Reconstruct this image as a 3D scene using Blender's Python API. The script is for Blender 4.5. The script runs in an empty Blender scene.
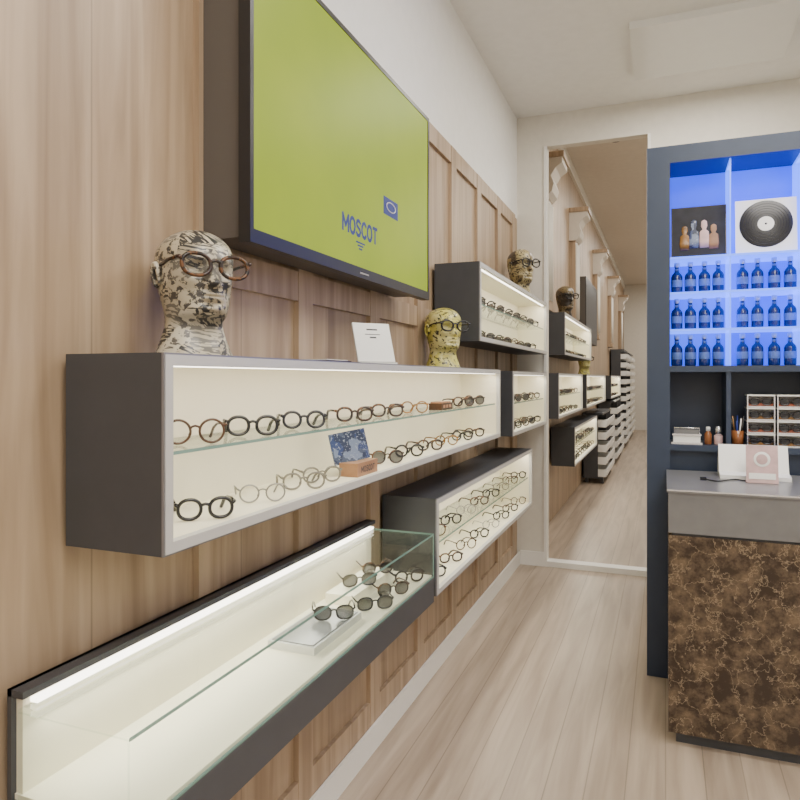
import bpy, math, random
from mathutils import Vector, Matrix
random.seed(7)
D=bpy.data
COL=bpy.context.scene.collection

# ---------------------------------------------------------------- materials
def new_mat(name):
    m=D.materials.new(name); m.use_nodes=True
    return m, m.node_tree, m.node_tree.nodes['Principled BSDF']
def pmat(name,col,rough=0.5,metal=0.0,emis=None,es=0.0,noise=0.0,alpha=1.0,trans=0.0,coat=0.0):
    m,nt,b=new_mat(name)
    b.inputs['Roughness'].default_value=rough
    b.inputs['Metallic'].default_value=metal
    b.inputs['Base Color'].default_value=(*col,1)
    b.inputs['Alpha'].default_value=alpha
    b.inputs['Transmission Weight'].default_value=trans
    b.inputs['Coat Weight'].default_value=coat
    if emis:
        b.inputs['Emission Color'].default_value=(*emis,1); b.inputs['Emission Strength'].default_value=es
    if noise>0:
        tc=nt.nodes.new('ShaderNodeTexCoord'); n=nt.nodes.new('ShaderNodeTexNoise'); n.inputs['Scale'].default_value=14
        n.inputs['Detail'].default_value=5
        r=nt.nodes.new('ShaderNodeValToRGB')
        r.color_ramp.elements[0].position=0.3; r.color_ramp.elements[1].position=0.7
        r.color_ramp.elements[0].color=(*[c*(1-noise) for c in col],1)
        r.color_ramp.elements[1].color=(*[min(1,c*(1+noise)) for c in col],1)
        nt.links.new(tc.outputs['Object'],n.inputs['Vector']); nt.links.new(n.outputs['Fac'],r.inputs['Fac'])
        nt.links.new(r.outputs['Color'],b.inputs['Base Color'])
    return m
def wood_mat(name,c1,c2,scale,board_axis=None,board_w=0.6,var=0.12,rough=0.45):
    m,nt,b=new_mat(name); L=nt.links.new
    tc=nt.nodes.new('ShaderNodeTexCoord'); mp=nt.nodes.new('ShaderNodeMapping')
    mp.inputs['Scale'].default_value=scale
    L(tc.outputs['Object'],mp.inputs['Vector'])
    n=nt.nodes.new('ShaderNodeTexNoise'); n.inputs['Scale'].default_value=1.0; n.inputs['Detail'].default_value=8
    n.inputs['Distortion'].default_value=0.6
    L(mp.outputs['Vector'],n.inputs['Vector'])
    r=nt.nodes.new('ShaderNodeValToRGB'); e=r.color_ramp.elements
    e[0].position=0.3; e[0].color=(*c1,1); e[1].position=0.68; e[1].color=(*c2,1)
    L(n.outputs['Fac'],r.inputs['Fac'])
    out=r.outputs['Color']
    if board_axis is not None:
        sp=nt.nodes.new('ShaderNodeSeparateXYZ'); L(tc.outputs['Object'],sp.inputs['Vector'])
        d=nt.nodes.new('ShaderNodeMath'); d.operation='DIVIDE'; d.inputs[1].default_value=board_w
        L(sp.outputs[board_axis],d.inputs[0])
        f=nt.nodes.new('ShaderNodeMath'); f.operation='FLOOR'; L(d.outputs[0],f.inputs[0])
        wn=nt.nodes.new('ShaderNodeTexWhiteNoise'); wn.noise_dimensions='1D'; L(f.outputs[0],wn.inputs['W'])
        mr=nt.nodes.new('ShaderNodeMapRange'); mr.inputs['To Min'].default_value=1-var; mr.inputs['To Max'].default_value=1+var
        L(wn.outputs['Value'],mr.inputs['Value'])
        fr=nt.nodes.new('ShaderNodeMath'); fr.operation='FRACT'; L(d.outputs[0],fr.inputs[0])
        gt=nt.nodes.new('ShaderNodeMath'); gt.operation='GREATER_THAN'; gt.inputs[1].default_value=0.005/board_w; L(fr.outputs[0],gt.inputs[0])
        ma=nt.nodes.new('ShaderNodeMath'); ma.operation='MULTIPLY_ADD'; ma.inputs[1].default_value=0.35; ma.inputs[2].default_value=0.65; L(gt.outputs[0],ma.inputs[0])
        mu=nt.nodes.new('ShaderNodeMath'); mu.operation='MULTIPLY'; L(mr.outputs[0],mu.inputs[0]); L(ma.outputs[0],mu.inputs[1])
        vm=nt.nodes.new('ShaderNodeVectorMath'); vm.operation='SCALE'; L(out,vm.inputs[0]); L(mu.outputs[0],vm.inputs['Scale'])
        out=vm.outputs['Vector']
    L(out,b.inputs['Base Color'])
    b.inputs['Roughness'].default_value=rough
    bp=nt.nodes.new('ShaderNodeBump'); bp.inputs['Strength'].default_value=0.08; L(n.outputs['Fac'],bp.inputs['Height']); L(bp.outputs['Normal'],b.inputs['Normal'])
    return m
def glass_mat(name,tint=(0.9,1,0.96),base=0.03,top=0.5):
    m=D.materials.new(name); m.use_nodes=True; nt=m.node_tree; nt.nodes.clear(); L=nt.links.new
    o=nt.nodes.new('ShaderNodeOutputMaterial'); t=nt.nodes.new('ShaderNodeBsdfTransparent'); t.inputs['Color'].default_value=(*tint,1)
    g=nt.nodes.new('ShaderNodeBsdfGlossy'); g.inputs['Roughness'].default_value=0.03
    f=nt.nodes.new('ShaderNodeLayerWeight')
    p=nt.nodes.new('ShaderNodeMath'); p.operation='POWER'; p.inputs[1].default_value=4.5; L(f.outputs['Facing'],p.inputs[0])
    a=nt.nodes.new('ShaderNodeMath'); a.operation='MULTIPLY_ADD'; a.inputs[1].default_value=top; a.inputs[2].default_value=base; L(p.outputs[0],a.inputs[0])
    mx=nt.nodes.new('ShaderNodeMixShader'); L(a.outputs[0],mx.inputs[0]); L(t.outputs[0],mx.inputs[1]); L(g.outputs[0],mx.inputs[2])
    L(mx.outputs[0],o.inputs[0]); return m
def collage_mat(name,cols,ink,scale=17,seed=0.0,inkamt=0.55,fine=110,lines=(90,90,260),soft=.06,detail=4,rough=.5,coat=.4,inks=None):
    m,nt,b=new_mat(name); L=nt.links.new
    tc=nt.nodes.new('ShaderNodeTexCoord'); mp=nt.nodes.new('ShaderNodeMapping'); mp.inputs['Location'].default_value=(seed,seed*2,seed*3)
    L(tc.outputs['Object'],mp.inputs['Vector'])
    v=nt.nodes.new('ShaderNodeTexVoronoi'); v.inputs['Scale'].default_value=scale; v.distance='CHEBYCHEV'; L(mp.outputs['Vector'],v.inputs['Vector'])
    sc=nt.nodes.new('ShaderNodeSeparateColor'); L(v.outputs['Color'],sc.inputs['Color'])
    def ramp(cs):
        r=nt.nodes.new('ShaderNodeValToRGB'); r.color_ramp.interpolation='CONSTANT'
        e=r.color_ramp.elements
        while len(e)<len(cs): e.new(0.5)
        for i,c in enumerate(cs):
            e[i].position=i/len(cs); e[i].color=(*c,1)
        L(sc.outputs['Red'],r.inputs['Fac']); return r
    r=ramp(cols)
    rot=nt.nodes.new('ShaderNodeVectorRotate'); rot.rotation_type='X_AXIS'; L(mp.outputs['Vector'],rot.inputs['Vector'])
    am=nt.nodes.new('ShaderNodeMath'); am.operation='MULTIPLY'; am.inputs[1].default_value=1.5; L(sc.outputs['Green'],am.inputs[0]); L(am.outputs[0],rot.inputs['Angle'])
    mp2=nt.nodes.new('ShaderNodeMapping'); mp2.inputs['Scale'].default_value=lines; L(rot.outputs['Vector'],mp2.inputs['Vector'])
    n=nt.nodes.new('ShaderNodeTexNoise'); n.inputs['Scale'].default_value=1; n.inputs['Detail'].default_value=2; L(mp2.outputs['Vector'],n.inputs['Vector'])
    n2=nt.nodes.new('ShaderNodeTexNoise'); n2.inputs['Scale'].default_value=fine; n2.inputs['Detail'].default_value=detail; n2.inputs['Roughness'].default_value=rough; L(rot.outputs['Vector'],n2.inputs['Vector'])
    st=nt.nodes.new('ShaderNodeMath'); st.operation='GREATER_THAN'; st.inputs[1].default_value=.5; L(sc.outputs['Blue'],st.inputs[0])
    mxf=nt.nodes.new('ShaderNodeMix'); L(st.outputs[0],mxf.inputs[0]); L(n.outputs['Fac'],mxf.inputs[2]); L(n2.outputs['Fac'],mxf.inputs[3])
    gt=nt.nodes.new('ShaderNodeValToRGB'); gt.color_ramp.elements[0].position=inkamt; gt.color_ramp.elements[1].position=inkamt+soft
    L(mxf.outputs[0],gt.inputs['Fac'])
    mx=nt.nodes.new('ShaderNodeMix'); mx.data_type='RGBA'
    L(gt.outputs['Color'],mx.inputs[0]); L(r.outputs['Color'],mx.inputs[6]); mx.inputs[7].default_value=(*ink,1)
    if inks: L(ramp(inks).outputs['Color'],mx.inputs[7])
    L(mx.outputs[2],b.inputs['Base Color']); b.inputs['Roughness'].default_value=0.35; b.inputs['Coat Weight'].default_value=coat
    return m
def marble_mat(name):
    m,nt,b=new_mat(name); L=nt.links.new
    tc=nt.nodes.new('ShaderNodeTexCoord')
    n0=nt.nodes.new('ShaderNodeTexNoise'); n0.inputs['Scale'].default_value=5; n0.inputs['Detail'].default_value=9; n0.inputs['Roughness'].default_value=.6; L(tc.outputs['Object'],n0.inputs['Vector'])
    ad=nt.nodes.new('ShaderNodeVectorMath'); ad.operation='MULTIPLY_ADD'
    L(n0.outputs['Color'],ad.inputs[0]); ad.inputs[1].default_value=(0.5,0.5,0.5); L(tc.outputs['Object'],ad.inputs[2])
    v=nt.nodes.new('ShaderNodeTexVoronoi'); v.feature='DISTANCE_TO_EDGE'; v.inputs['Scale'].default_value=7; L(ad.outputs[0],v.inputs['Vector'])
    r=nt.nodes.new('ShaderNodeValToRGB'); e=r.color_ramp.elements
    e[0].position=0.0; e[0].color=(0.34,0.26,0.17,1); e[1].position=0.02; e[1].color=(0.035,0.022,0.015,1)
    L(v.outputs['Distance'],r.inputs['Fac'])
    r2=nt.nodes.new('ShaderNodeValToRGB'); r2.color_ramp.elements[0].position=0.44; r2.color_ramp.elements[1].position=0.76
    r2.color_ramp.elements[0].color=(0,0,0,1); r2.color_ramp.elements[1].color=(1,1,1,1)
    n1=nt.nodes.new('ShaderNodeTexNoise'); n1.inputs['Scale'].default_value=11; n1.inputs['Detail'].default_value=10; n1.inputs['Roughness'].default_value=0.7
    L(tc.outputs['Object'],n1.inputs['Vector']); L(n1.outputs['Fac'],r2.inputs['Fac'])
    mx=nt.nodes.new('ShaderNodeMix'); mx.data_type='RGBA'; L(r2.outputs['Color'],mx.inputs[0]); L(r.outputs['Color'],mx.inputs[6]); mx.inputs[7].default_value=(0.22,0.155,0.095,1)
    L(mx.outputs[2],b.inputs['Base Color']); b.inputs['Roughness'].default_value=0.15
    return m

M_WOOD=wood_mat('oak_panel',(0.285,0.198,0.122),(0.49,0.365,0.245),(15,15,0.9),'Y',0.62,0.06)
M_WOODS=wood_mat('oak_stile',(0.31,0.218,0.138),(0.51,0.38,0.26),(18,18,0.9))
M_FLOOR=wood_mat('floor_planks',(0.31,0.24,0.18),(0.47,0.38,0.295),(14,1.0,1),'X',0.16,0.10,0.35)
M_PLASTER=pmat('plaster_white',(0.88,0.87,0.84),0.8,noise=0.02)
M_CREAM=pmat('plaster_cream',(0.74,0.70,0.62),0.8,noise=0.03)
M_RCEIL=pmat('plaster_beige',(0.66,0.60,0.52),0.8,noise=0.03)
M_TRIM=pmat('trim_white',(0.85,0.83,0.78),0.5,noise=0.01)
M_DARK=pmat('charcoal_laminate',(0.055,0.057,0.064),0.42,noise=0.05)
M_LINER=pmat('cream_liner',(0.85,0.79,0.62),0.6,noise=0.01)
M_FRAME=pmat('silver_frame',(0.58,0.57,0.55),0.4,0.2,noise=0.02)
M_EDGE=pmat('steel_edge',(0.28,0.28,0.30),0.35,0.6)
M_LED=pmat('led_strip',(1,1,1),0.5,emis=(1,0.93,0.8),es=6)
M_GLASS=glass_mat('shelf_glass',(0.95,0.98,0.96))
M_GEDGE=pmat('glass_edge',(0.22,0.36,0.32),0.15,alpha=0.8)
M_LENS=glass_mat('lens_clear',(0.93,0.93,0.92))
M_SUNL=pmat('lens_dark',(0.02,0.02,0.024),0.1,alpha=0.85)
M_BLACK=pmat('acetate_black',(0.006,0.006,0.008),0.2,coat=0.2)
M_NAVYF=pmat('acetate_navy',(0.007,0.008,0.018),0.2,coat=0.2)
M_TORT=collage_mat('acetate_tortoise',[(0.035,0.012,0.006),(0.13,0.05,0.012),(0.012,0.006,0.004)],(0.008,0.004,0.003),60,0.3,0.52,coat=.2)
M_AMBER=pmat('acetate_amber',(0.22,0.105,0.025),0.2,noise=0.5)
M_GREYF=pmat('acetate_smoke',(0.20,0.185,0.15),0.2,alpha=0.9)
M_SILV=pmat('metal_silver',(0.30,0.29,0.27),0.3,0.8)
M_BROWNF=pmat('acetate_brown',(0.06,0.028,0.014),0.2,noise=0.3)
M_TVB=pmat('tv_black',(0.012,0.012,0.014),0.35)
M_TVS=pmat('tv_casing',(0.10,0.088,0.078),0.5)
M_WHITE=pmat('white_acrylic',(0.85,0.85,0.82),0.25,noise=0.01)
M_INK=pmat('print_ink',(0.05,0.05,0.06),0.6)
M_BLUEINK=pmat('screen_blue',(0.008,0.02,0.14),0.5,emis=(0.01,0.03,0.22),es=0.3)
M_NAVY=pmat('navy_lacquer',(0.030,0.046,0.085),0.4,noise=0.06)
M_GREYP=pmat('counter_grey',(0.19,0.19,0.195),0.25,0.2,noise=0.06)
M_GREYT=pmat('counter_top_grey',(0.20,0.20,0.205),0.3,0.2,noise=0.05)
M_MARBLE=marble_mat('emperador_marble')
M_CARD=pmat('card_pink',(0.62,0.42,0.42),0.6,noise=0.2)
M_BOX=pmat('orange_wood',(0.32,0.17,0.09),0.5,noise=0.2)
M_PICBLUE=collage_mat('card_picture',[(0.03,0.05,0.14),(0.06,0.08,0.13),(0.16,0.20,0.30),(0.02,0.03,0.07)],(0.35,0.38,0.44),30,1.0,0.6,coat=0)
M_AMBG=pmat('amber_glass',(0.25,0.09,0.03),0.1)
M_CHROME=pmat('chrome',(0.75,0.75,0.77),0.18,0.9)

# ---------------------------------------------------------------- mesh builder
class MB:
    def __init__(s): s.v=[];s.f=[];s.m=[];s.sm=[];s.mats=[]
    def mi(s,mat):
        if mat not in s.mats: s.mats.append(mat)
        return s.mats.index(mat)
    def add(s,vs,fs,mat,smooth=False,mtx=None):
        o=len(s.v); k=s.mi(mat)
        for p in vs:
            p=Vector(p)
            if mtx is not None: p=mtx@p
            s.v.append(p)
        for f in fs: s.f.append([i+o for i in f]); s.m.append(k); s.sm.append(smooth)
    def box(s,x0,x1,y0,y1,z0,z1,mat,mtx=None):
        vs=[(x,y,z) for x in(x0,x1) for y in(y0,y1) for z in(z0,z1)]
        fs=[(0,1,3,2),(4,6,7,5),(0,4,5,1),(2,3,7,6),(0,2,6,4),(1,5,7,3)]
        s.add(vs,fs,mat,False,mtx)
    def tube(s,pts,r,mat,closed=False,sides=8,mtx=None,rr=None):
        pts=[Vector(p) for p in pts]; n=len(pts); vs=[];fs=[]
        up=None
        for i,p in enumerate(pts):
            a=pts[(i-1)%n] if (closed or i>0) else p
            b=pts[(i+1)%n] if (closed or i<n-1) else p
            t=(b-a).normalized()
            if up is None:
                up=Vector((1,0,0)) if abs(t.x)<0.8 else Vector((0,0,1))
            u=(up-t*up.dot(t)).normalized(); w=t.cross(u); up=u
            R=rr[i] if rr else r
            for k in range(sides):
                an=2*math.pi*k/sides
                vs.append(p+u*math.cos(an)*R+w*math.sin(an)*R)
        m=n if closed else n-1
        for i in range(m):
            j=(i+1)%n
            for k in range(sides):
                l=(k+1)%sides
                fs.append((i*sides+k,i*sides+l,j*sides+l,j*sides+k))
        if not closed:
            fs.append(tuple(range(sides))[::-1]); fs.append(tuple((n-1)*sides+k for k in range(sides)))
        s.add(vs,fs,mat,True,mtx)
    def lathe(s,prof,mat,cx=0,cy=0,cz=0,seg=24,mtx=None):
        vs=[];fs=[]
        for r,z in prof:
            for k in range(seg):
                a=2*math.pi*k/seg; vs.append((cx+r*math.cos(a),cy+r*math.sin(a),cz+z))
        for i in range(len(prof)-1):
            for k in range(seg):
                l=(k+1)%seg; fs.append((i*seg+k,i*seg+l,(i+1)*seg+l,(i+1)*seg+k))
        fs.append(tuple(range(seg))[::-1]); fs.append(tuple((len(prof)-1)*seg+k for k in range(seg)))
        s.add(vs,fs,mat,True,mtx)
    def mesh(s,name,org=(0,0,0)):
        me=D.meshes.new(name); o=Vector(org)
        me.from_pydata([p-o for p in s.v],[],s.f)
        for m in s.mats: me.materials.append(m)
        me.polygons.foreach_set('material_index',s.m); me.polygons.foreach_set('use_smooth',s.sm)
        me.update(); return me
    def obj(s,name,org=(0,0,0),parent=None):
        me=s.mesh(name,org); return place(name,me,org,0,1,parent)
def place(name,me,loc,rz=0,sc=1,parent=None,rot=None):
    o=D.objects.new(name,me); COL.objects.link(o)
    o.location=Vector(loc)-(Vector(parent.location) if parent else Vector((0,0,0)))
    o.rotation_euler=rot if rot else (0,0,rz); o.scale=(sc,sc,sc)
    if parent: o.parent=parent
    return o
def area(name,loc,rot,sx,sy,e,col=(1,0.95,0.87),parent=None):
    l=D.lights.new(name,'AREA'); l.shape='RECTANGLE'; l.size=sx; l.size_y=sy; l.energy=e; l.color=col
    o=D.objects.new(name,l); COL.objects.link(o)
    o.location=Vector(loc)-(Vector(parent.location) if parent else Vector((0,0,0)))
    o.rotation_euler=rot
    if parent:o.parent=parent
    return o
# block capitals made of strokes lying on a vertical plane facing +X
STROKES={'M':[[(0,0),(0,1)],[(0,1),(.42,.3)],[(.42,.3),(.84,1)],[(.84,1),(.84,0)]],
 'S':[[(.60,.86),(.46,.97),(.28,1),(.10,.93),(.03,.77),(.10,.62),(.32,.52),(.52,.42),(.61,.26),(.52,.08),(.32,0),(.14,.03),(0,.16)]],
 'C':[[(.66,.82),(.52,.96),(.36,1),(.15,.9),(.02,.68),(0,.5),(.02,.32),(.15,.1),(.36,0),(.52,.04),(.66,.18)]],
 'T':[[(0,1),(.66,1)],[(.33,1),(.33,0)]],
 'O':[[(.37+.37*math.cos(a),.5+.5*math.sin(a)) for a in [k*math.pi/8 for k in range(17)]]]}
WID={'M':.84,'O':.74,'S':.62,'C':.66,'T':.66}
def lettering(b,word,x,yc,z,h,st,mat,gap=.30,wide=1.0):
    tot=sum(WID[c] for c in word)+gap*(len(word)-1); y=yc-tot*h*wide/2; k=0
    for c in word:
        for s in STROKES[c]:
            for i in range(len(s)-1):
                (a0,b0),(a1,b1)=s[i],s[i+1]
                p=Vector((y+a0*h*wide,z+b0*h)); q=Vector((y+a1*h*wide,z+b1*h)); d=(q-p).normalized()
                n=Vector((-d.y,d.x))*st/2; p=p-d*st*.35; q=q+d*st*.35; xx=x+.00002*k; k+=1
                b.add([(xx,v.x,v.y) for v in (p+n,p-n,q-n,q+n)],[(0,1,2,3)],mat)
        y+=(WID[c]+gap)*h*wide

CEIL=4.2; RC=4.9
# ---------------------------------------------------------------- room shell
def shell(name,boxes,mat,org=(0,0,0)):
    b=MB()
    for bx in boxes: b.box(*bx,mat)
    return b.obj(name,org)
shell('floor',[(-1.5,3.6,-2.6,24.1,-0.1,0)],M_FLOOR)
b=MB(); b.box(-1.5,3.6,-2.6,6.34,CEIL,CEIL+0.1,M_PLASTER); b.box(-1.5,3.6,6.34,24.1,RC,RC+.1,M_RCEIL); b.obj('ceiling')
w=MB()
w.box(-1.40,-1.30,-2.5,6.29,0,3.25,M_WOOD)
w.box(-1.40,-1.30,-2.5,6.29,3.25,CEIL,M_PLASTER)
st=[1.62,2.2,2.86,3.5,4.14,4.78,5.42,6.0]
for y in st: w.box(-1.30,-1.279,y,y+0.11,0.12,3.25,M_WOODS)
for z in (0.12,2.04,3.14):
    for i in range(len(st)-1): w.box(-1.30,-1.281,st[i]+0.11,st[i+1],z,z+0.11,M_WOODS)
w.obj('wall_left')
w=MB()
w.box(-1.40,-1.30,6.39,24,0,RC,M_WOOD)
w.obj('wall_rear_left')
shell('wall_back',[(-1.40,3.5,-2.6,-2.5,0,CEIL)],M_PLASTER)
shell('wall_right',[(3.5,3.6,-2.5,24,0,RC)],M_PLASTER)
shell('wall_end',[(-1.40,3.5,24,24.1,0,RC)],M_CREAM)
shell('wall_partition',[(-1.40,-1.02,6.29,6.39,0,RC),(-0.14,3.5,6.29,6.39,0,RC),(-1.02,-0.14,6.29,6.39,3.9,RC)],M_CREAM)
shell('trim_1',[(-1.045,-1.02,6.275,6.29,0.0,3.9),(-0.14,-0.115,6.275,6.29,0,3.9),(-1.02,-0.14,6.28,6.40,0.0,0.05)],M_TRIM)
shell('baseboard_left',[(-1.279,-1.265,-2.5,6.27,0,0.12)],M_TRIM)
shell('baseboard_partition',[(-1.265,-1.045,6.272,6.29,0,0.13)],M_TRIM)
shell('trim_2',[(-1.30,-1.26,6.39,24,RC-.16,RC)],M_CREAM)
for i,y in enumerate((7.45,10.0,13.4,17.0,21.0)):
    p=MB()
    p.box(-1.298,-1.21,y,y+0.34,2.50,3.75,M_WOODS)
    p.box(-1.298,-1.18,y-0.03,y+0.37,2.50,2.58,M_WOODS)
    for k in range(4): p.tube([(-1.205,y+0.05+k*0.08,2.62),(-1.205,y+0.05+k*0.08,3.7)],0.022,M_CREAM)
    pr=[(-1.20,3.75),(-1.15,3.80),(-1.13,3.88),(-1.16,3.97),(-1.11,4.05),(-1.04,4.10),(-1.04,4.16)]
    full=[(-1.298,3.75)]+pr+[(-1.298,4.16)]
    vs=[(x,yy,z) for yy in (y-0.03,y+0.37) for x,z in full]
    N=len(full); fs=[tuple(range(N))[::-1],tuple(range(N,2*N))]+[(k,(k+1)%N,N+(k+1)%N,N+k) for k in range(N)]
    p.add(vs,fs,M_RCEIL)
    p.box(-1.298,-1.02,y-0.05,y+0.39,4.16,4.22,M_WOODS)
    p.obj('pilaster',(-1.2,y+0.17,2.5))

# ---------------------------------------------------------------- eyeglasses
def glasses_into(b,fm,lm,rx=0.025,rz=0.022,th=0.0028,mtx=None,seg=26,sq=1.0,open_=1.0,tm=None):
    tm=tm or fm
    cz=rz+th
    def se(c,e): return math.copysign(abs(c)**e,c)
    cy=rx+0.0095
    for sgn in(-1,1):
        pts=[(0,sgn*cy+rx*se(math.cos(a),sq),cz+rz*se(math.sin(a),sq)*(1.0)) for a in [2*math.pi*k/seg for k in range(seg)]]
        b.tube(pts,th,fm,True,8,mtx)
        vs=[(-0.0005,p[1],p[2]) for p in pts]
        b.add(vs,[tuple(range(seg))],lm,False,mtx)
        ye=sgn*(cy+rx)
        hz=cz+rz*0.45
        b.tube([(0,ye,hz-0.001),(0.0,ye+sgn*0.004,hz+0.002),(-0.006,ye+sgn*0.006,hz+0.002)],th*1.15,fm,False,8,mtx)
        L=0.132
        b.tube([(-0.004,ye+sgn*0.006,hz+0.002),(-0.05,ye+sgn*0.006*open_,hz+0.002),(-0.092,ye+sgn*0.003,hz-0.002),
                (-0.112,ye-sgn*0.001,hz-0.012),(-L,ye-sgn*0.005,0.0035)],th,tm,False,8,mtx,
                rr=[th*0.9,th*0.9,th*0.95,th*1.15,th*1.2])
        b.tube([(-0.001,sgn*0.009,cz+0.001),(-0.007,sgn*0.0105,cz-0.004),(-0.008,sgn*0.012,cz-0.009)],0.0018,lm if lm is M_GLASS else fm,False,6,mtx)
    b.tube([(0,-0.0105,cz+rz*0.25),(0.001,-0.006,cz+rz*0.42),(0.0015,0,cz+rz*0.48),(0.001,0.006,cz+rz*0.42),(0,0.0105,cz+rz*0.25)],th*0.9,fm,False,8,mtx)
VAR=[]
specs=[(M_BROWNF,M_LENS,.026,.025,.0028,1),(M_BLACK,M_LENS,.025,.022,.0040,.9),(M_NAVYF,M_LENS,.024,.022,.0040,.95),
       (M_TORT,M_LENS,.025,.021,.0040,.85),(M_AMBER,M_LENS,.025,.022,.003,.95),(M_GREYF,M_LENS,.025,.022,.003,.9),
       (M_SILV,M_LENS,.024,.022,.0022,1),(M_BLACK,M_SUNL,.027,.022,.003,.8),(M_TORT,M_SUNL,.026,.023,.003,.9)]
for sp in specs:
    b=MB(); glasses_into(b,sp[0],sp[1],sp[2],sp[3],sp[4],sq=sp[5]); VAR.append(b.mesh('eyeglasses_mesh'))
def put_glasses(k,x,y,z,deg,sc=1.12):
    return place('eyeglasses',VAR[k],(x,y,z+0.0006),math.radians(deg),sc)

# ---------------------------------------------------------------- display cases
XB,XF=-1.278,-1.0
def display_case(y0,y1,z0,z1,led=8,shelf=True,x0=XB,x1=XF):
    b=MB(); t=0.012
    b.box(x0,x0+t,y0,y1,z0,z1,M_DARK)
    b.box(x0+t,x1-0.006,y0,y1,z1-t,z1,M_DARK); b.box(x0+t,x1-0.006,y0,y1,z0,z0+t,M_DARK)
    b.box(x0+t,x1-0.006,y0,y0+t,z0+t,z1-t,M_DARK); b.box(x0+t,x1-0.006,y1-t,y1,z0+t,z1-t,M_DARK)
    for (a,c,d,e) in ((y0,y1,z1-0.004,z1),(y0,y1,z0,z0+0.004),(y0,y0+0.004,z0+0.004,z1-0.004),(y1-0.004,y1,z0+0.004,z1-0.004)):
        b.box(x1-0.006,x1,a,c,d,e,M_EDGE)
    l=0.006; i0,i1,j0,j1=y0+t,y1-t,z0+t,z1-t
    b.box(x0+t,x0+t+l,i0,i1,j0,j1,M_LINER)
    fw=0.024
    b.box(x0+t+l,x1-0.02,i0,i1,j1-fw+0.012,j1,M_LINER); b.box(x0+t+l,x1-0.02,i0,i1,j0,j0+fw-0.012,M_LINER)
    b.box(x0+t+l,x1-0.02,i0,i0+fw-0.012,j0+fw-.012,j1-fw+.012,M_LINER); b.box(x0+t+l,x1-0.02,i1-fw+0.012,i1,j0+fw-.012,j1-fw+.012,M_LINER)
    q0,q1,r0,r1=y0+.004,y1-.004,z0+.004,z1-.004
    xa,xb=x1-0.02,x1+0.002
    b.box(xa,xb,q0,q1,r1-fw,r1,M_FRAME); b.box(xa,xb,q0,q1,r0,r0+fw,M_FRAME)
    b.box(xa,xb,q0,q0+fw,r0+fw,r1-fw,M_FRAME); b.box(xa,xb,q1-fw,q1,r0+fw,r1-fw,M_FRAME)
    zt=j1-fw+0.012
    b.box(xa-0.018,xa-0.004,i0+0.03,i1-0.03,zt-0.006,zt,M_LED)
    floor_z=j0+fw-0.012
    sz=None
    if shelf:
        sz=(z0+z1)/2+0.0
        b.box(x0+t+l,x1-0.03,i0+fw-.012,i1-fw+.012,sz-0.008,sz,M_GLASS)
        b.box(x1-0.03,x1-0.028,i0+fw-.012,i1-fw+.012,sz-0.008,sz,M_GEDGE)
    o=b.obj('display_case',((x0+x1)/2,(y0+y1)/2,z0))
    area('led_light',(xa-0.02,(y0+y1)/2,zt-0.012),(0,math.radians(20),0),0.02,(y1-y0)-0.1,led*(y1-y0),(1,0.93,0.78),o)
    return o,floor_z,sz

Lc,fz,sz=display_case(1.148,4.30,1.365,1.805,led=2.0,x0=-1.279,x1=-.998)
for k,y,d in ((0,1.36,-42),(1,1.61,-50),(2,1.90,-50),(3,2.28,-45),(3,2.60,-45),(4,2.93,-40),(3,3.75,-40),(8,3.98,-40)):
    put_glasses(k,-1.085,y,sz,d,1.15)
for k,y,d in ((1,1.40,-45),(6,1.66,-48),(5,1.90,-48),(5,2.05,-42),(8,2.60,-45),(1,2.86,-45),(3,3.15,-42),(4,3.42,-42),(1,3.72,-42),(3,3.98,-42)):
    put_glasses(k,-1.085 if y!=2.05 else -1.10,y,fz,d)
b=MB()
b.box(-1.11,-1.035,2.20,2.38,fz,fz+0.05,M_BOX)
lettering(b,'MOSCOT',-1.0345,2.29,fz+.015,.020,.004,M_INK,.3,1.0)
mt=Matrix.Translation((-1.08,2.28,fz+0.05))@Matrix.Rotation(math.radians(-14),4,'Y')@Matrix.Rotation(math.radians(-22),4,'Z')
b.box(-0.002,0.002,-0.105,0.075,0,0.115,M_PICBLUE,mt)
bx=b.obj('wooden_card_holder',(-1.08,2.29,fz))
b=MB(); b.box(-1.13,-1.06,3.26,3.44,sz,sz+0.035,M_BROWNF); b.box(-1.125,-1.065,3.27,3.43,sz+0.035,sz+0.042,M_BOX)
for k in range(3): b.box(-1.06,-1.058,3.28+k*0.05,3.315+k*0.05,sz+0.01,sz+0.026,M_BOX)
b.obj('eyeglass_case',(-1.1,3.35,sz))

A,fa,sa=display_case(3.79,6.16,1.965,2.43,led=2.5)
B,fb,sb=display_case(4.70,6.16,1.335,1.80,led=2.5)
C,fc,sc_=display_case(3.00,5.43,0.72,1.18,led=2.5)
def fill(y0,y1,z,step,ks,sc=1.1):
    y=y0;i=0
    while y<y1:
        put_glasses(ks[i%len(ks)],-1.085,y,z,-42+random.uniform(-6,6),sc); y+=step; i+=1
fill(4.0,6.0,sa,0.27,[7,1,8,2,7,1]); fill(4.0,6.0,fa,0.25,[3,7,1,8,0])
fill(4.9,6.0,sb,0.27,[1,3,7,0]); fill(4.9,6.0,fb,0.27,[8,1,3])
fill(3.2,5.3,sc_,0.30,[0,1,6,3,1,5]); fill(3.2,5.3,fc,0.30,[1,3,0,1,6])

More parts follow.
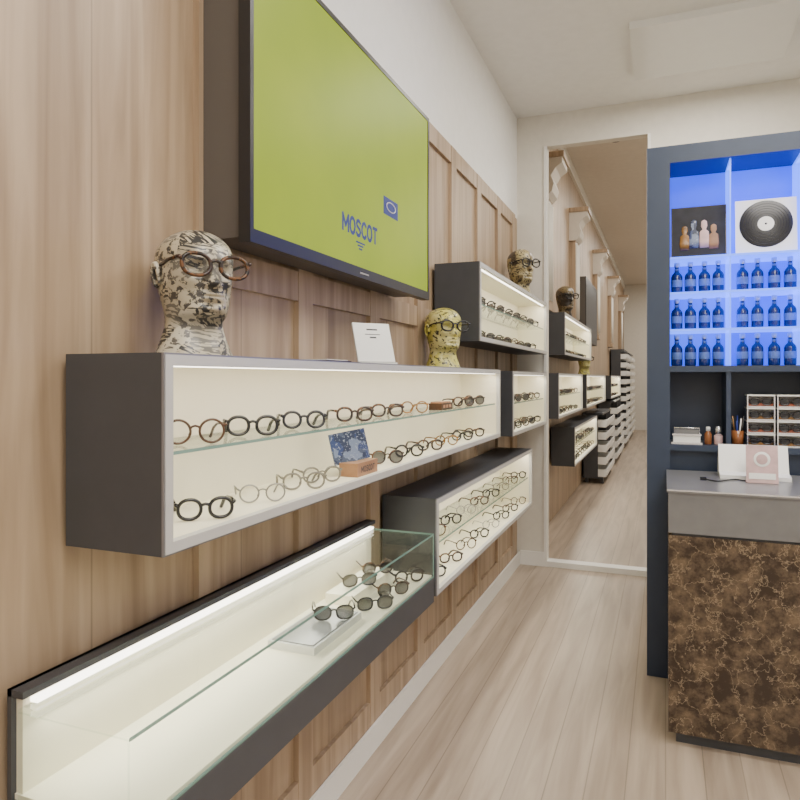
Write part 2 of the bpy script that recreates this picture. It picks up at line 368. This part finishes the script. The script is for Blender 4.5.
far=[(7.35,10.1,2.0,2.46),(6.9,9.0,1.335,1.80),(9.5,12.6,1.335,1.80),(8.2,11.0,0.69,1.16),(14.0,17.0,1.335,1.80)]
for (a,c,d,e) in far:
    o,f0,s0=display_case(a,c,d,e,led=3.0)
    b=MB(); y=a+0.2;i=0
    while y<c-0.15:
        for zz in (f0,s0):
            sp=specs[[1,3,7,0,8][i%5]]
            mt=Matrix.Translation((-1.085,y,zz+.0006))@Matrix.Rotation(math.radians(-42),4,'Z')@Matrix.Scale(1.1,4)
            glasses_into(b,sp[0],sp[1],sp[2],sp[3],sp[4],mt,14); i+=1
        y+=0.27
    b.obj('eyeglasses_row',(-1.1,(a+c)/2,f0))
for (y0,y1,zb,zt) in ((11.5,13.3,0.12,1.14),(14.2,16.4,0.12,1.25),(17.6,19.6,0.12,2.44),(20.2,22.6,.12,2.44)):
    b=MB()
    b.box(XB,-1.26,y0,y1,zb,zt,M_LINER)
    b.box(XB,-1.03,y0,y0+0.03,zb,zt,M_DARK); b.box(XB,-1.03,y1-0.03,y1,zb,zt,M_DARK)
    b.box(XB,-0.95,y0,y1,zt,zt+0.03,M_DARK); b.box(XB,-0.95,y0,y1,zb-0.03,zb,M_DARK)
    n=int((zt-zb)/0.2)
    for k in range(n): 
        z=zb+k*(zt-zb)/n
        b.box(-1.26,-0.90,y0+0.03,y1-0.03,z,z+0.03,M_WHITE)
        b.box(-0.905,-0.885,y0,y1,z+0.03,z+0.12,M_WHITE)
        b.box(-1.03,-0.905,y0,y0+.02,z+.0,z+0.12,M_WHITE)
    for yy in (y0+0.1,y1-0.2):
        for xx in (-1.25,-1.0): b.box(xx,xx+0.05,yy,yy+0.08,0,zb-0.03,M_DARK)
    b.obj('shelving_unit',(-1.1,(y0+y1)/2,0))
b=MB(); b.box(-1.298,-1.2,11.2,13.1,2.35,3.4,M_TVS); b.box(-1.2,-1.19,11.2,13.1,2.35,3.4,M_TVB); b.box(-1.19,-1.188,11.24,13.06,2.39,3.36,M_DARK)
b.obj('wall_screen',(-1.25,12.1,2.35))

# ---------------------------------------------------------------- television
b=MB()
TX=-1.10; y0,y1,z0,z1=1.62,3.18,2.14,3.05
b.box(-1.278,-1.14,y0+0.02,y1-0.02,z0+0.02,z1-0.02,M_TVS)
b.box(-1.14,TX-0.006,y0,y1,z0,z1,M_TVB)
bz=0.018
b.box(TX-0.006,TX,y0,y1,z0,z0+0.04,M_TVB); b.box(TX-0.006,TX,y0,y1,z1-bz,z1,M_TVB)
b.box(TX-0.006,TX,y0,y0+bz,z0+0.04,z1-bz,M_TVB); b.box(TX-0.006,TX,y1-bz,y1,z0+0.04,z1-bz,M_TVB)
b.box(TX,TX+0.001,2.36,2.44,z0+0.016,z0+0.022,M_CHROME)
ms,nt,bs=new_mat('tv_picture')
tc=nt.nodes.new('ShaderNodeTexCoord')
n=nt.nodes.new('ShaderNodeTexNoise'); n.inputs['Scale'].default_value=3; nt.links.new(tc.outputs['Object'],n.inputs['Vector'])
r=nt.nodes.new('ShaderNodeValToRGB'); r.color_ramp.elements[0].color=(0.38,0.52,0.004,1); r.color_ramp.elements[1].color=(0.54,0.66,0.010,1)
nt.links.new(n.outputs['Fac'],r.inputs['Fac']); nt.links.new(r.outputs['Color'],bs.inputs['Emission Color']); bs.inputs['Emission Strength'].default_value=0.9
bs.inputs['Base Color'].default_value=(0.02,0.02,0.02,1); bs.inputs['Roughness'].default_value=0.4; bs.inputs['Specular IOR Level'].default_value=.1
b.box(TX-0.006,TX-0.003,y0+bz,y1-bz,z0+0.04,z1-bz,ms)
tv=b.obj('television',(-1.19,2.4,2.14))
b=MB()
SX=TX-.0022
lettering(b,'MOSCOT',SX,2.37,2.300,.058,.0135,M_BLUEINK,.26,.96)
b.box(TX-0.0029,TX-0.002,2.33,2.41,2.272,2.278,M_BLUEINK); b.box(TX-0.0029,TX-0.002,2.345,2.395,2.260,2.266,M_BLUEINK); b.box(TX-0.0029,TX-0.002,2.355,2.385,2.248,2.254,M_BLUEINK)
b.box(TX-0.0029,TX-0.002,2.60,2.76,2.445,2.52,M_BLUEINK)
b.tube([(TX-0.001,2.68+0.05*math.cos(a),2.485+0.020*math.sin(a)) for a in [k*math.pi/8 for k in range(16)]],0.002,M_WHITE,True,6)
b.obj('screen_graphics',(-1.1,2.4,2.2),tv)

# ---------------------------------------------------------------- mannequin heads
def interp(tab,z):
    for i in range(len(tab)-1):
        if z<=tab[i+1][0]:
            a=tab[max(i-1,0)];p=tab[i];q=tab[i+1];c=tab[min(i+2,len(tab)-1)]
            t=(z-p[0])/(q[0]-p[0]); out=[]
            for k in range(1,4):
                t2=t*t;t3=t2*t
                m0=(q[k]-a[k])/max(q[0]-a[0],1e-6)*(q[0]-p[0]); m1=(c[k]-p[k])/max(c[0]-p[0],1e-6)*(q[0]-p[0])
                out.append((2*t3-3*t2+1)*p[k]+(t3-2*t2+t)*m0+(-2*t3+3*t2)*q[k]+(t3-t2)*m1)
            return out
    return list(tab[-1][1:])
TAB=[(0,.066,-.094,.088),(.02,.060,-.090,.080),(.05,.050,-.084,.070),(.080,.046,-.079,.063),(.094,.060,-.077,.062),(.102,.080,-.077,.063),
     (.116,.092,-.079,.065),(.135,.093,-.085,.069),(.155,.094,-.093,.072),(.18,.093,-.104,.075),(.205,.091,-.112,.078),(.235,.094,-.118,.080),
     (.262,.092,-.117,.0795),(.285,.082,-.108,.073),(.305,.064,-.088,.060),(.318,.044,-.062,.043),(.326,.024,-.034,.024),(.330,.003,-.006,.003)]
def g(d,s): return math.exp(-(d/s)**2)
def head_mesh(name,mat):
    b=MB(); seg=72; rows=[]
    N=96
    for i in range(N+1):
        t=i/N
        z=.33*(t if t<0.7 else 0.7+0.3*math.sin((t-.7)/.3*math.pi/2)); rows.append(min(z,.33))
    vs=[];fs=[]
    for z in rows:
        xf,xb,ys=interp(TAB,z)
        for k in range(seg):
            a=2*math.pi*k/seg; c,s=math.cos(a),math.sin(a)
            x=(xf if c>0 else -xb)*math.copysign(abs(c)**0.92,c); y=ys*math.copysign(abs(s)**0.95,s)
            if c>0:
                if .165<z<.235:
                    h=max(0,min(1,(.232-z)/.05)); fall=g(max(0,.178-z),.007)
                    x+=.028*h*fall*g(y,.0095+.005*h)
                x+=.007*g(z-.242,.008)*g(abs(y)-.030,.022)
                x-=.018*g(z-.218,.013)*g(abs(y)-.032,.016)
                x+=.007*g(z-.217,.007)*g(abs(y)-.032,.010)
                x+=.007*g(z-.190,.014)*g(abs(y)-.045,.014)
                x-=.006*g(z-.160,.012)*g(abs(y)-.045,.014)
                x+=.009*g(z-.1545,.0045)*g(y,.020)+.009*g(z-.1435,.0045)*g(y,.017)-.005*g(z-.149,.002)*g(y,.022)
                x-=.006*g(z-.131,.005)*g(y,.02)
                x+=.007*g(z-.116,.009)*g(y,.018)
            vs.append((x,y,z))
    for i in range(N):
        for k in range(seg):
            l=(k+1)%seg; fs.append((i*seg+k,i*seg+l,(i+1)*seg+l,(i+1)*seg+k))
    fs.append(tuple(range(seg))[::-1]); fs.append(tuple(N*seg+k for k in range(seg)))
    b.add(vs,fs,mat,True)
    for sgn in(-1,1):
        pts=[]
        for k in range(15):
            a=math.radians(-80+k*24*0.93)
            pts.append((-.012-.016*math.cos(a+0.3)*(1 if k<9 else .8), sgn*(.078+.010*math.sin(k/14*math.pi)), .205+.029*math.sin(a)))
        b.tube(pts,.0055,mat,False,8,None,[.0035+.003*math.sin(k/14*math.pi) for k in range(15)])
        vs=[(-.012+.016*math.cos(a)*0.8,sgn*.080,.205+.026*math.sin(a)) for a in [k*math.pi/8 for k in range(16)]]+[(-.012,sgn*.070,.205)]
        b.add(vs,[(k,(k+1)%16,16) for k in range(16)],mat,True)
    return b
cr=(.56,.50,.36); dk=(.022,.022,.022)
COLG=collage_mat('collage_newsprint',[(.58,.52,.38),(.03,.03,.03),(.50,.45,.33),(.62,.57,.44),(.16,.15,.125),(.52,.46,.33),(.40,.35,.25)],dk,15,0.5,.505,52,(34,34,190),.035,6,.6,.15,
    inks=[dk,cr,(.06,.055,.05),(.10,.09,.08),(.5,.45,.34),dk,(.03,.03,.03)])
COLY=collage_mat('collage_yellow',[(.64,.58,.13),(.58,.54,.18),(.68,.63,.26),(.52,.48,.10)],(.025,.025,.02),16,2.5,.56,55,(45,45,130),.04,3,.5,.15)
COLB=collage_mat('collage_gold',[(.42,.34,.16),(.50,.42,.22),(.20,.15,.07),(.56,.48,.28),(.09,.07,.05)],(.03,.025,.02),15,5.1,.52,60,(45,45,190),.05,5,.6,.15)
COLD=collage_mat('collage_dark',[(.22,.16,.08),(.05,.04,.03),(.28,.22,.11),(.12,.10,.07)],(.015,.015,.015),17,4.5,.52,coat=.15)
def head(x,y,z,deg,mat,gk,sc=(1.1,1.1,1.0)):
    b=head_mesh('mannequin_head',mat)
    sp=specs[gk]
    mt=Matrix.Translation((.110,0,.190))@Matrix.Scale(1.18,4)
    fm,lm=sp[0],sp[1]
    glasses_into(b,fm,lm,.027,.023,.0040,mt,26,.9)
    me=b.mesh('mannequin_head')
    o=place('mannequin_head',me,(x,y,z),math.radians(deg),1.0); o.scale=sc; return o
head(-1.145,1.435,1.8055,-28,COLG,3,(1.12,1.16,1.0))
head(-1.15,3.57,1.8055,-42,COLY,1,(1.15,1.15,1.02))
head(-1.135,5.66,2.4305,-40,COLB,1,(1.2,1.2,1.25))
head(-1.13,8.35,2.4605,-45,COLD,1,(1.2,1.2,1.25))
head(-1.15,10.6,1.8005,-50,COLY,1,(1.1,1.1,1.1))

# ---------------------------------------------------------------- tilted white sign on the long case
b=MB()
Bm=Matrix.Translation((-1.09,2.50,1.8055))@Matrix.Rotation(math.radians(-38),4,'Z')
mt=Bm@Matrix.Translation((0,0,.008))@Matrix.Rotation(math.radians(-20),4,'Y')
b.box(-.004,.004,-.085,.085,.002,.172,M_WHITE,mt)
for k,(wd,zz) in enumerate(((.05,.14),(.07,.12),(.03,.105))): b.box(.004,.0048,-wd/2,wd/2,zz,zz+.006 if k!=1 else zz+.003,M_INK,mt)
b.box(-.09,.02,-.085,.085,0,.008,M_WHITE,Bm)
b.box(-.075,-.070,-.03,.03,.008,.16,M_WHITE,Bm)
b.obj('sign_holder',(-1.09,2.50,1.8055))
b=MB(); b.box(-1.2,-1.05,2.0,2.18,1.8055,1.811,M_BROWNF); b.box(-1.19,-1.06,2.01,2.17,1.811,1.814,M_WHITE)
b.box(-1.17,-1.16,2.04,2.14,1.814,1.815,M_INK)
b.obj('leaflet_tray',(-1.12,2.09,1.8055))

# ---------------------------------------------------------------- glass-topped vitrine low left
b=MB()
vx=-.95; vy0,vy1=1.0,2.81
b.box(XB,vx,vy0,vy1,.76,.868,M_DARK)
b.box(XB+.012,vx-.008,vy0+.008,vy1-.008,.868,.88,M_LINER)
b.box(XB,XB+.012,vy0,vy1,.868,1.10,M_DARK); b.box(XB+.012,XB+.03,vy0+.012,vy1-.012,.88,1.085,M_LINER)
b.box(XB,XB+.045,vy0,vy1,1.085,1.10,M_DARK)
b.box(XB+.03,vx,vy0,vy1,1.055,1.063,M_GLASS)
b.box(vx-.006,vx,vy0,vy1,.868,1.055,M_GLASS); b.box(XB+.03,vx-.006,vy1-.006,vy1,.868,1.055,M_GLASS); b.box(XB+.03,vx-.006,vy0,vy0+.006,.868,1.055,M_GLASS)
for (a,c,d,e,f,h) in ((vx-.002,vx,vy0,vy1,1.055,1.062),(vx-.004,vx,vy1-.004,vy1,.868,1.055),(XB+.03,vx,vy1-.002,vy1,1.055,1.062),(vx-.004,vx,vy0,vy1,.868,.874)):
    b.box(a,c,d,e,f,h,M_GEDGE)
b.box(XB+.03,XB+.05,vy0+.03,vy1-.03,1.066,1.076,M_LED)
b.box(-1.19,-1.02,1.85,2.20,.88,.905,M_FRAME); b.box(-1.18,-1.03,1.86,2.19,.905,.908,M_GREYT)
b.box(-1.22,-1.10,2.30,2.7,.88,.92,M_LINER)
v=b.obj('glass_vitrine',(-1.1,1.85,.76))
area('led_light',(XB+.06,1.9,1.045),(0,math.radians(-35),0),.03,1.7,5,(1,.94,.82),v)
for k,x,y,z,d in ((7,-1.13,2.42,.92,-50),(8,-1.13,2.60,.92,-50),(7,-1.07,2.08,.908,-60),(7,-1.01,2.30,.88,-50),(8,-1.01,2.48,.88,-45),(1,-1.01,2.66,.88,-45)):
    put_glasses(k,x,y,z,d,1.05)

# ---------------------------------------------------------------- blue back-lit cabinet
mb,nt,bb=new_mat('blue_backlight')
tc=nt.nodes.new('ShaderNodeTexCoord')
n=nt.nodes.new('ShaderNodeTexNoise'); n.inputs['Scale'].default_value=2.2; nt.links.new(tc.outputs['Object'],n.inputs['Vector'])
r=nt.nodes.new('ShaderNodeValToRGB'); r.color_ramp.elements[0].position=.35; r.color_ramp.elements[1].position=.7
r.color_ramp.elements[0].color=(.0,.018,.85,1); r.color_ramp.elements[1].color=(.03,.10,1.0,1)
nt.links.new(n.outputs['Fac'],r.inputs['Fac']); nt.links.new(r.outputs['Color'],bb.inputs['Emission Color']); bb.inputs['Emission Strength'].default_value=2.0
bb.inputs['Base Color'].default_value=(.02,.04,.4,1)
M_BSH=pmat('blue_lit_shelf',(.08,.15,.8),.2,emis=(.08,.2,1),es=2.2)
Y0=4.2; XR=1.40
b=MB()
b.box(-.098,.027,Y0,4.56,0,3.1,M_NAVY)
b.box(-.10,-.098,Y0,4.56,0,3.1,M_EDGE)
b.box(XR,XR+.12,Y0,4.56,0,3.1,M_NAVY)
b.box(.027,XR,4.53,4.56,0,3.1,M_NAVY)
b.box(.027,XR,Y0,4.53,3.0,3.1,M_NAVY)
b.box(.027,XR,4.515,4.53,1.82,3.0,mb)
b.box(.027,XR,Y0,4.53,1.785,1.82,M_NAVY)
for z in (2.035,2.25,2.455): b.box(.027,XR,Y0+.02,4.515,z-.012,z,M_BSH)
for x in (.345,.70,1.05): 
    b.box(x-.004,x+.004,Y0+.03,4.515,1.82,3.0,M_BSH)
for x in (.335,.80): b.box(x-.012,x+.012,Y0+.01,4.53,1.365,1.785,M_NAVY)
b.box(.027,XR,Y0,4.53,1.33,1.365,M_NAVY)
b.box(.027,XR,Y0+.05,4.53,0,1.33,M_NAVY)
cab=b.obj('backlit_bar_cabinet',(.65,4.38,0))
area('blue_led',(.7,4.35,2.98),(0,0,0),1.2,.1,1.5,(.08,.2,1),cab)
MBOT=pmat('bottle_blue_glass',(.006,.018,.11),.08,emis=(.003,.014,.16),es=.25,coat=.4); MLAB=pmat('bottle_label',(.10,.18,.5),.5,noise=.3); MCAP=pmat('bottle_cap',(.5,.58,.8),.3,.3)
b=MB()
b.lathe([(.024,0),(.030,.003),(.032,.01),(.032,.100),(.028,.114),(.015,.129),(.012,.136),(.012,.160)],MBOT)
b.lathe([(.014,.158),(.015,.160),(.015,.184),(.012,.186)],MCAP)
b.lathe([(.0322,.04),(.0326,.041),(.0326,.080),(.0322,.081)],MLAB)
b.lathe([(.0123,.137),(.0133,.138),(.0133,.148),(.0123,.149)],MLAB)
bot=b.mesh('bottle')
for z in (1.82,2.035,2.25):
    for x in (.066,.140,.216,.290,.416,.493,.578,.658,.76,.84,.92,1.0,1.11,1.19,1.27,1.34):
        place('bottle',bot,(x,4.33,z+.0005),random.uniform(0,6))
def tilt(x,y,z): return Matrix.Translation((x,y,z))@Matrix.Rotation(math.radians(-6),4,'X')
MPIC=pmat('album_art_dark',(.012,.012,.018),.7,noise=.6)
b=MB(); mt=tilt(.182,4.27,2.4575)
b.box(-.148,.148,-.004,.004,0,.30,M_BLACK,mt); b.box(-.143,.143,-.006,-.004,.005,.295,MPIC,mt)
for (cx,cz,h,c) in ((-.075,.04,1.2,M_AMBER),(-.025,.05,1.4,M_PICBLUE),(.03,.05,1.35,M_CARD),(.08,.04,1.2,M_BOX)):
    b.lathe([(.024,0),(.028,.03),(.024,.07),(.009,.08),(.017,.095),(.015,.115),(.004,.122)],c,0,0,0,12,mt@Matrix.Translation((cx,-.007,cz))@Matrix.Diagonal((1,.08,h,1)))
b.obj('record_sleeve',(.182,4.27,2.4575))
b=MB(); mt=tilt(.53,4.27,2.4575)
b.box(-.155,.155,-.004,.004,0,.31,M_WHITE,mt)
mr=mt@Matrix.Translation((0,-.004,.165))@Matrix.Rotation(math.radians(90),4,'X')
MV=pmat('vinyl',(.012,.012,.014),.3)
b.lathe([(.135,0),(.135,.002),(.133,.003)],MV,seg=48,mtx=mr)
for k in range(5): b.tube([((.06+.014*k)*math.cos(a),(.06+.014*k)*math.sin(a),.003) for a in [2*math.pi*q/40 for q in range(40)]],.0012,M_BLACK,True,5,mr)
b.lathe([(.042,.003),(.042,.004),(.04,.0042)],M_WHITE,seg=32,mtx=mr); b.lathe([(.006,.004),(.005,.006)],M_BLACK,seg=12,mtx=mr)
b.obj('vinyl_record',(.53,4.27,2.4575))
b=MB(); mt=tilt(.88,4.27,2.4575); b.box(-.15,.15,-.004,.004,0,.30,M_WHITE,mt); b.box(-.14,.14,-.006,-.004,.01,.29,MPIC,mt)
b.obj('record_sleeve',(.88,4.27,2.4575))
SZ=1.3655
b=MB(); b.box(.035,.20,4.22,4.36,SZ,SZ+.012,M_CHROME); b.box(.045,.19,4.23,4.35,SZ+.012,SZ+.05,M_WHITE); b.box(.04,.195,4.225,4.355,SZ+.05,SZ+.06,M_CHROME)
b.box(.05,.185,4.25,4.34,SZ+.06,SZ+.085,M_GREYP); b.tube([(.05,4.23,SZ+.06),(.05,4.23,SZ+.095),(.185,4.23,SZ+.095),(.185,4.23,SZ+.06)],.003,M_CHROME)
b.obj('metal_tray',(.11,4.3,SZ))
b=MB(); b.lathe([(.018,0),(.02,.003),(.02,.06),(.012,.072),(.010,.08)],M_AMBG,.232,4.27,SZ); b.lathe([(.012,.078),(.012,.10),(.010,.102)],M_WHITE,.232,4.27,SZ); b.obj('spray_bottle',(.232,4.27,SZ))
b=MB(); b.lathe([(.022,0),(.024,.003),(.024,.05),(.022,.052)],M_CARD,.287,4.28,SZ); b.lathe([(.018,.052),(.018,.10),(.01,.108)],M_CHROME,.287,4.28,SZ); b.obj('cosmetic_jar',(.287,4.28,SZ))
b=MB(); b.lathe([(.026,0),(.03,.002),(.033,.085),(.031,.085),(.028,.006)],M_AMBG,.385,4.27,SZ)
for k in range(9):
    a=k*.75; b.tube([(.385+.008*math.cos(a),4.27+.008*math.sin(a),SZ+.01),(.385+.033*math.cos(a),4.27+.03*math.sin(a),SZ+.14+.014*(k%3))],.0038,[M_BLACK,M_AMBER,M_BLUEINK,M_WHITE][k%4])
b.obj('pen_cup',(.385,4.27,SZ))
MR=pmat('case_red',(.30,.07,.03),.3,noise=.4)
b=MB()
for cx in (.50,.65,.86):
    for r_ in range(4):
        z=SZ+r_*.073; x0,x1=cx-.07,cx+.07
        b.box(x0,x1,4.23,4.37,z,z+.008,M_CHROME); b.box(x0,x1,4.23,4.37,z+.064,z+.072,M_WHITE)
        b.box(x0,x0+.006,4.23,4.37,z+.008,z+.064,M_CHROME); b.box(x1-.006,x1,4.23,4.37,z+.008,z+.064,M_CHROME)
        b.box(x0+.006,x1-.006,4.36,4.37,z+.008,z+.064,M_WHITE)
        b.box(x0+.009,x1-.009,4.255,4.35,z+.008,z+.022,MR if r_%2 else M_AMBER)
        mt=Matrix.Translation((cx,4.245,z+.012))@Matrix.Rotation(math.radians(-90),4,'Z')@Matrix.Diagonal((.6,.85,.95,1))
        glasses_into(b,M_BLACK,M_SUNL,.027,.018,.0032,mt,16,.8)
b.obj('eyewear_box_stack',(.65,4.31,SZ))

# ---------------------------------------------------------------- marble counter
b=MB()
b.box(.05,1.5,3.49,4.16,0,.06,M_DARK)
b.box(.015,1.5,3.45,4.18,.06,1.0,M_MARBLE)
b.box(.03,1.5,3.465,4.16,1.0,1.012,M_DARK)
b.box(.015,1.5,3.45,4.18,1.012,1.205,M_GREYP)
b.box(.008,1.5,3.44,4.18,1.205,1.22,M_GREYT)
b.box(.008,1.5,3.438,3.44,1.213,1.22,M_CHROME)
b.obj('marble_counter',(.75,3.8,0))
CZ=1.2205
b=MB()
vs=[];pr=[(-.10,0),(.10,0),(.10,.03),(.05,.17),(.03,.17),(-.02,.03),(-.10,.02)]
for x in (.27,.60):
    for y,z in pr: vs.append((x,4.0+y,CZ+z))
N=len(pr); b.add(vs,[tuple(range(N)),tuple(range(N,2*N))[::-1]]+[(k,N+k,N+(k+1)%N,(k+1)%N) for k in range(N)],M_WHITE)
b.obj('white_display_stand',(.42,4.0,CZ))
b=MB(); mt=Matrix.Translation((.455,3.80,CZ))@Matrix.Rotation(math.radians(-10),4,'X')
b.box(-.072,.072,-.003,.003,.001,.19,M_CARD,mt); b.box(-.06,.06,-.0045,-.003,.02,.05,M_WHITE,mt)
mq=mt@Matrix.Translation((0,-.003,.12))@Matrix.Rotation(math.radians(90),4,'X')
b.lathe([(.038,0),(.038,.001),(.036,.0015)],M_WHITE,seg=28,mtx=mq)
b.lathe([(.026,.0015),(.026,.0022),(.024,.0025)],M_CARD,seg=28,mtx=mq)
b.box(-.072,.072,-.0,.04,0,.004,M_CARD,Matrix.Translation((.455,3.80,CZ)))
b.obj('price_card',(.455,3.80,CZ))
b=MB(); pts=[]
for k in range(30):
    t=k/29; pts.append((.20+.18*t,3.82-.05*math.sin(t*6),CZ+.004))
b.tube(pts,.0035,M_BLACK); b.box(.17,.20,3.80,3.84,CZ,CZ+.012,M_BLACK)
b.obj('charging_cable',(.3,3.83,CZ))

# ---------------------------------------------------------------- ceiling lighting
def ceil_light(x,y,e,sx=1.2,sy=1.2,CE=CEIL):
    b=MB(); b.box(x-sx/2-.03,x+sx/2+.03,y-sy/2-.03,y+sy/2+.03,CE-.05,CE,M_WHITE)
    o=b.obj('ceiling_light_panel',(x,y,CE))
    area('panel_light',(x,y,CE-.055),(0,0,0),sx,sy,e,(1,.95,.87),o)
ceil_light(.9,.3,98,1.6,1.6); ceil_light(.9,3.0,90,1.6,1.4); ceil_light(1.6,-1.5,75,1.6,1.2)
ceil_light(.3,5.3,40,1.0,.8)
for y in (8.5,12.5,16.5,21): ceil_light(.6,y,95,1.4,1.4,RC)
b=MB(); b.lathe([(.06,0),(.065,-.03),(.05,-.05),(.02,-.055)],M_DARK,-.6,9.2,RC); b.obj('smoke_detector',(-.6,9.2,RC-.03))

w=D.worlds.new('world'); bpy.context.scene.world=w; w.use_nodes=True
w.node_tree.nodes['Background'].inputs[0].default_value=(.8,.85,.9,1); w.node_tree.nodes['Background'].inputs[1].default_value=.4
# ---------------------------------------------------------------- camera
cd=D.cameras.new('camera'); cam=D.objects.new('camera',cd); COL.objects.link(cam)
cam.location=(0,0,1.75); cam.rotation_euler=(math.radians(90),0,math.radians(21.58))
cd.lens=30.15; cd.sensor_width=36; cd.shift_y=-.0275; cd.clip_start=.05
bpy.context.scene.camera=cam
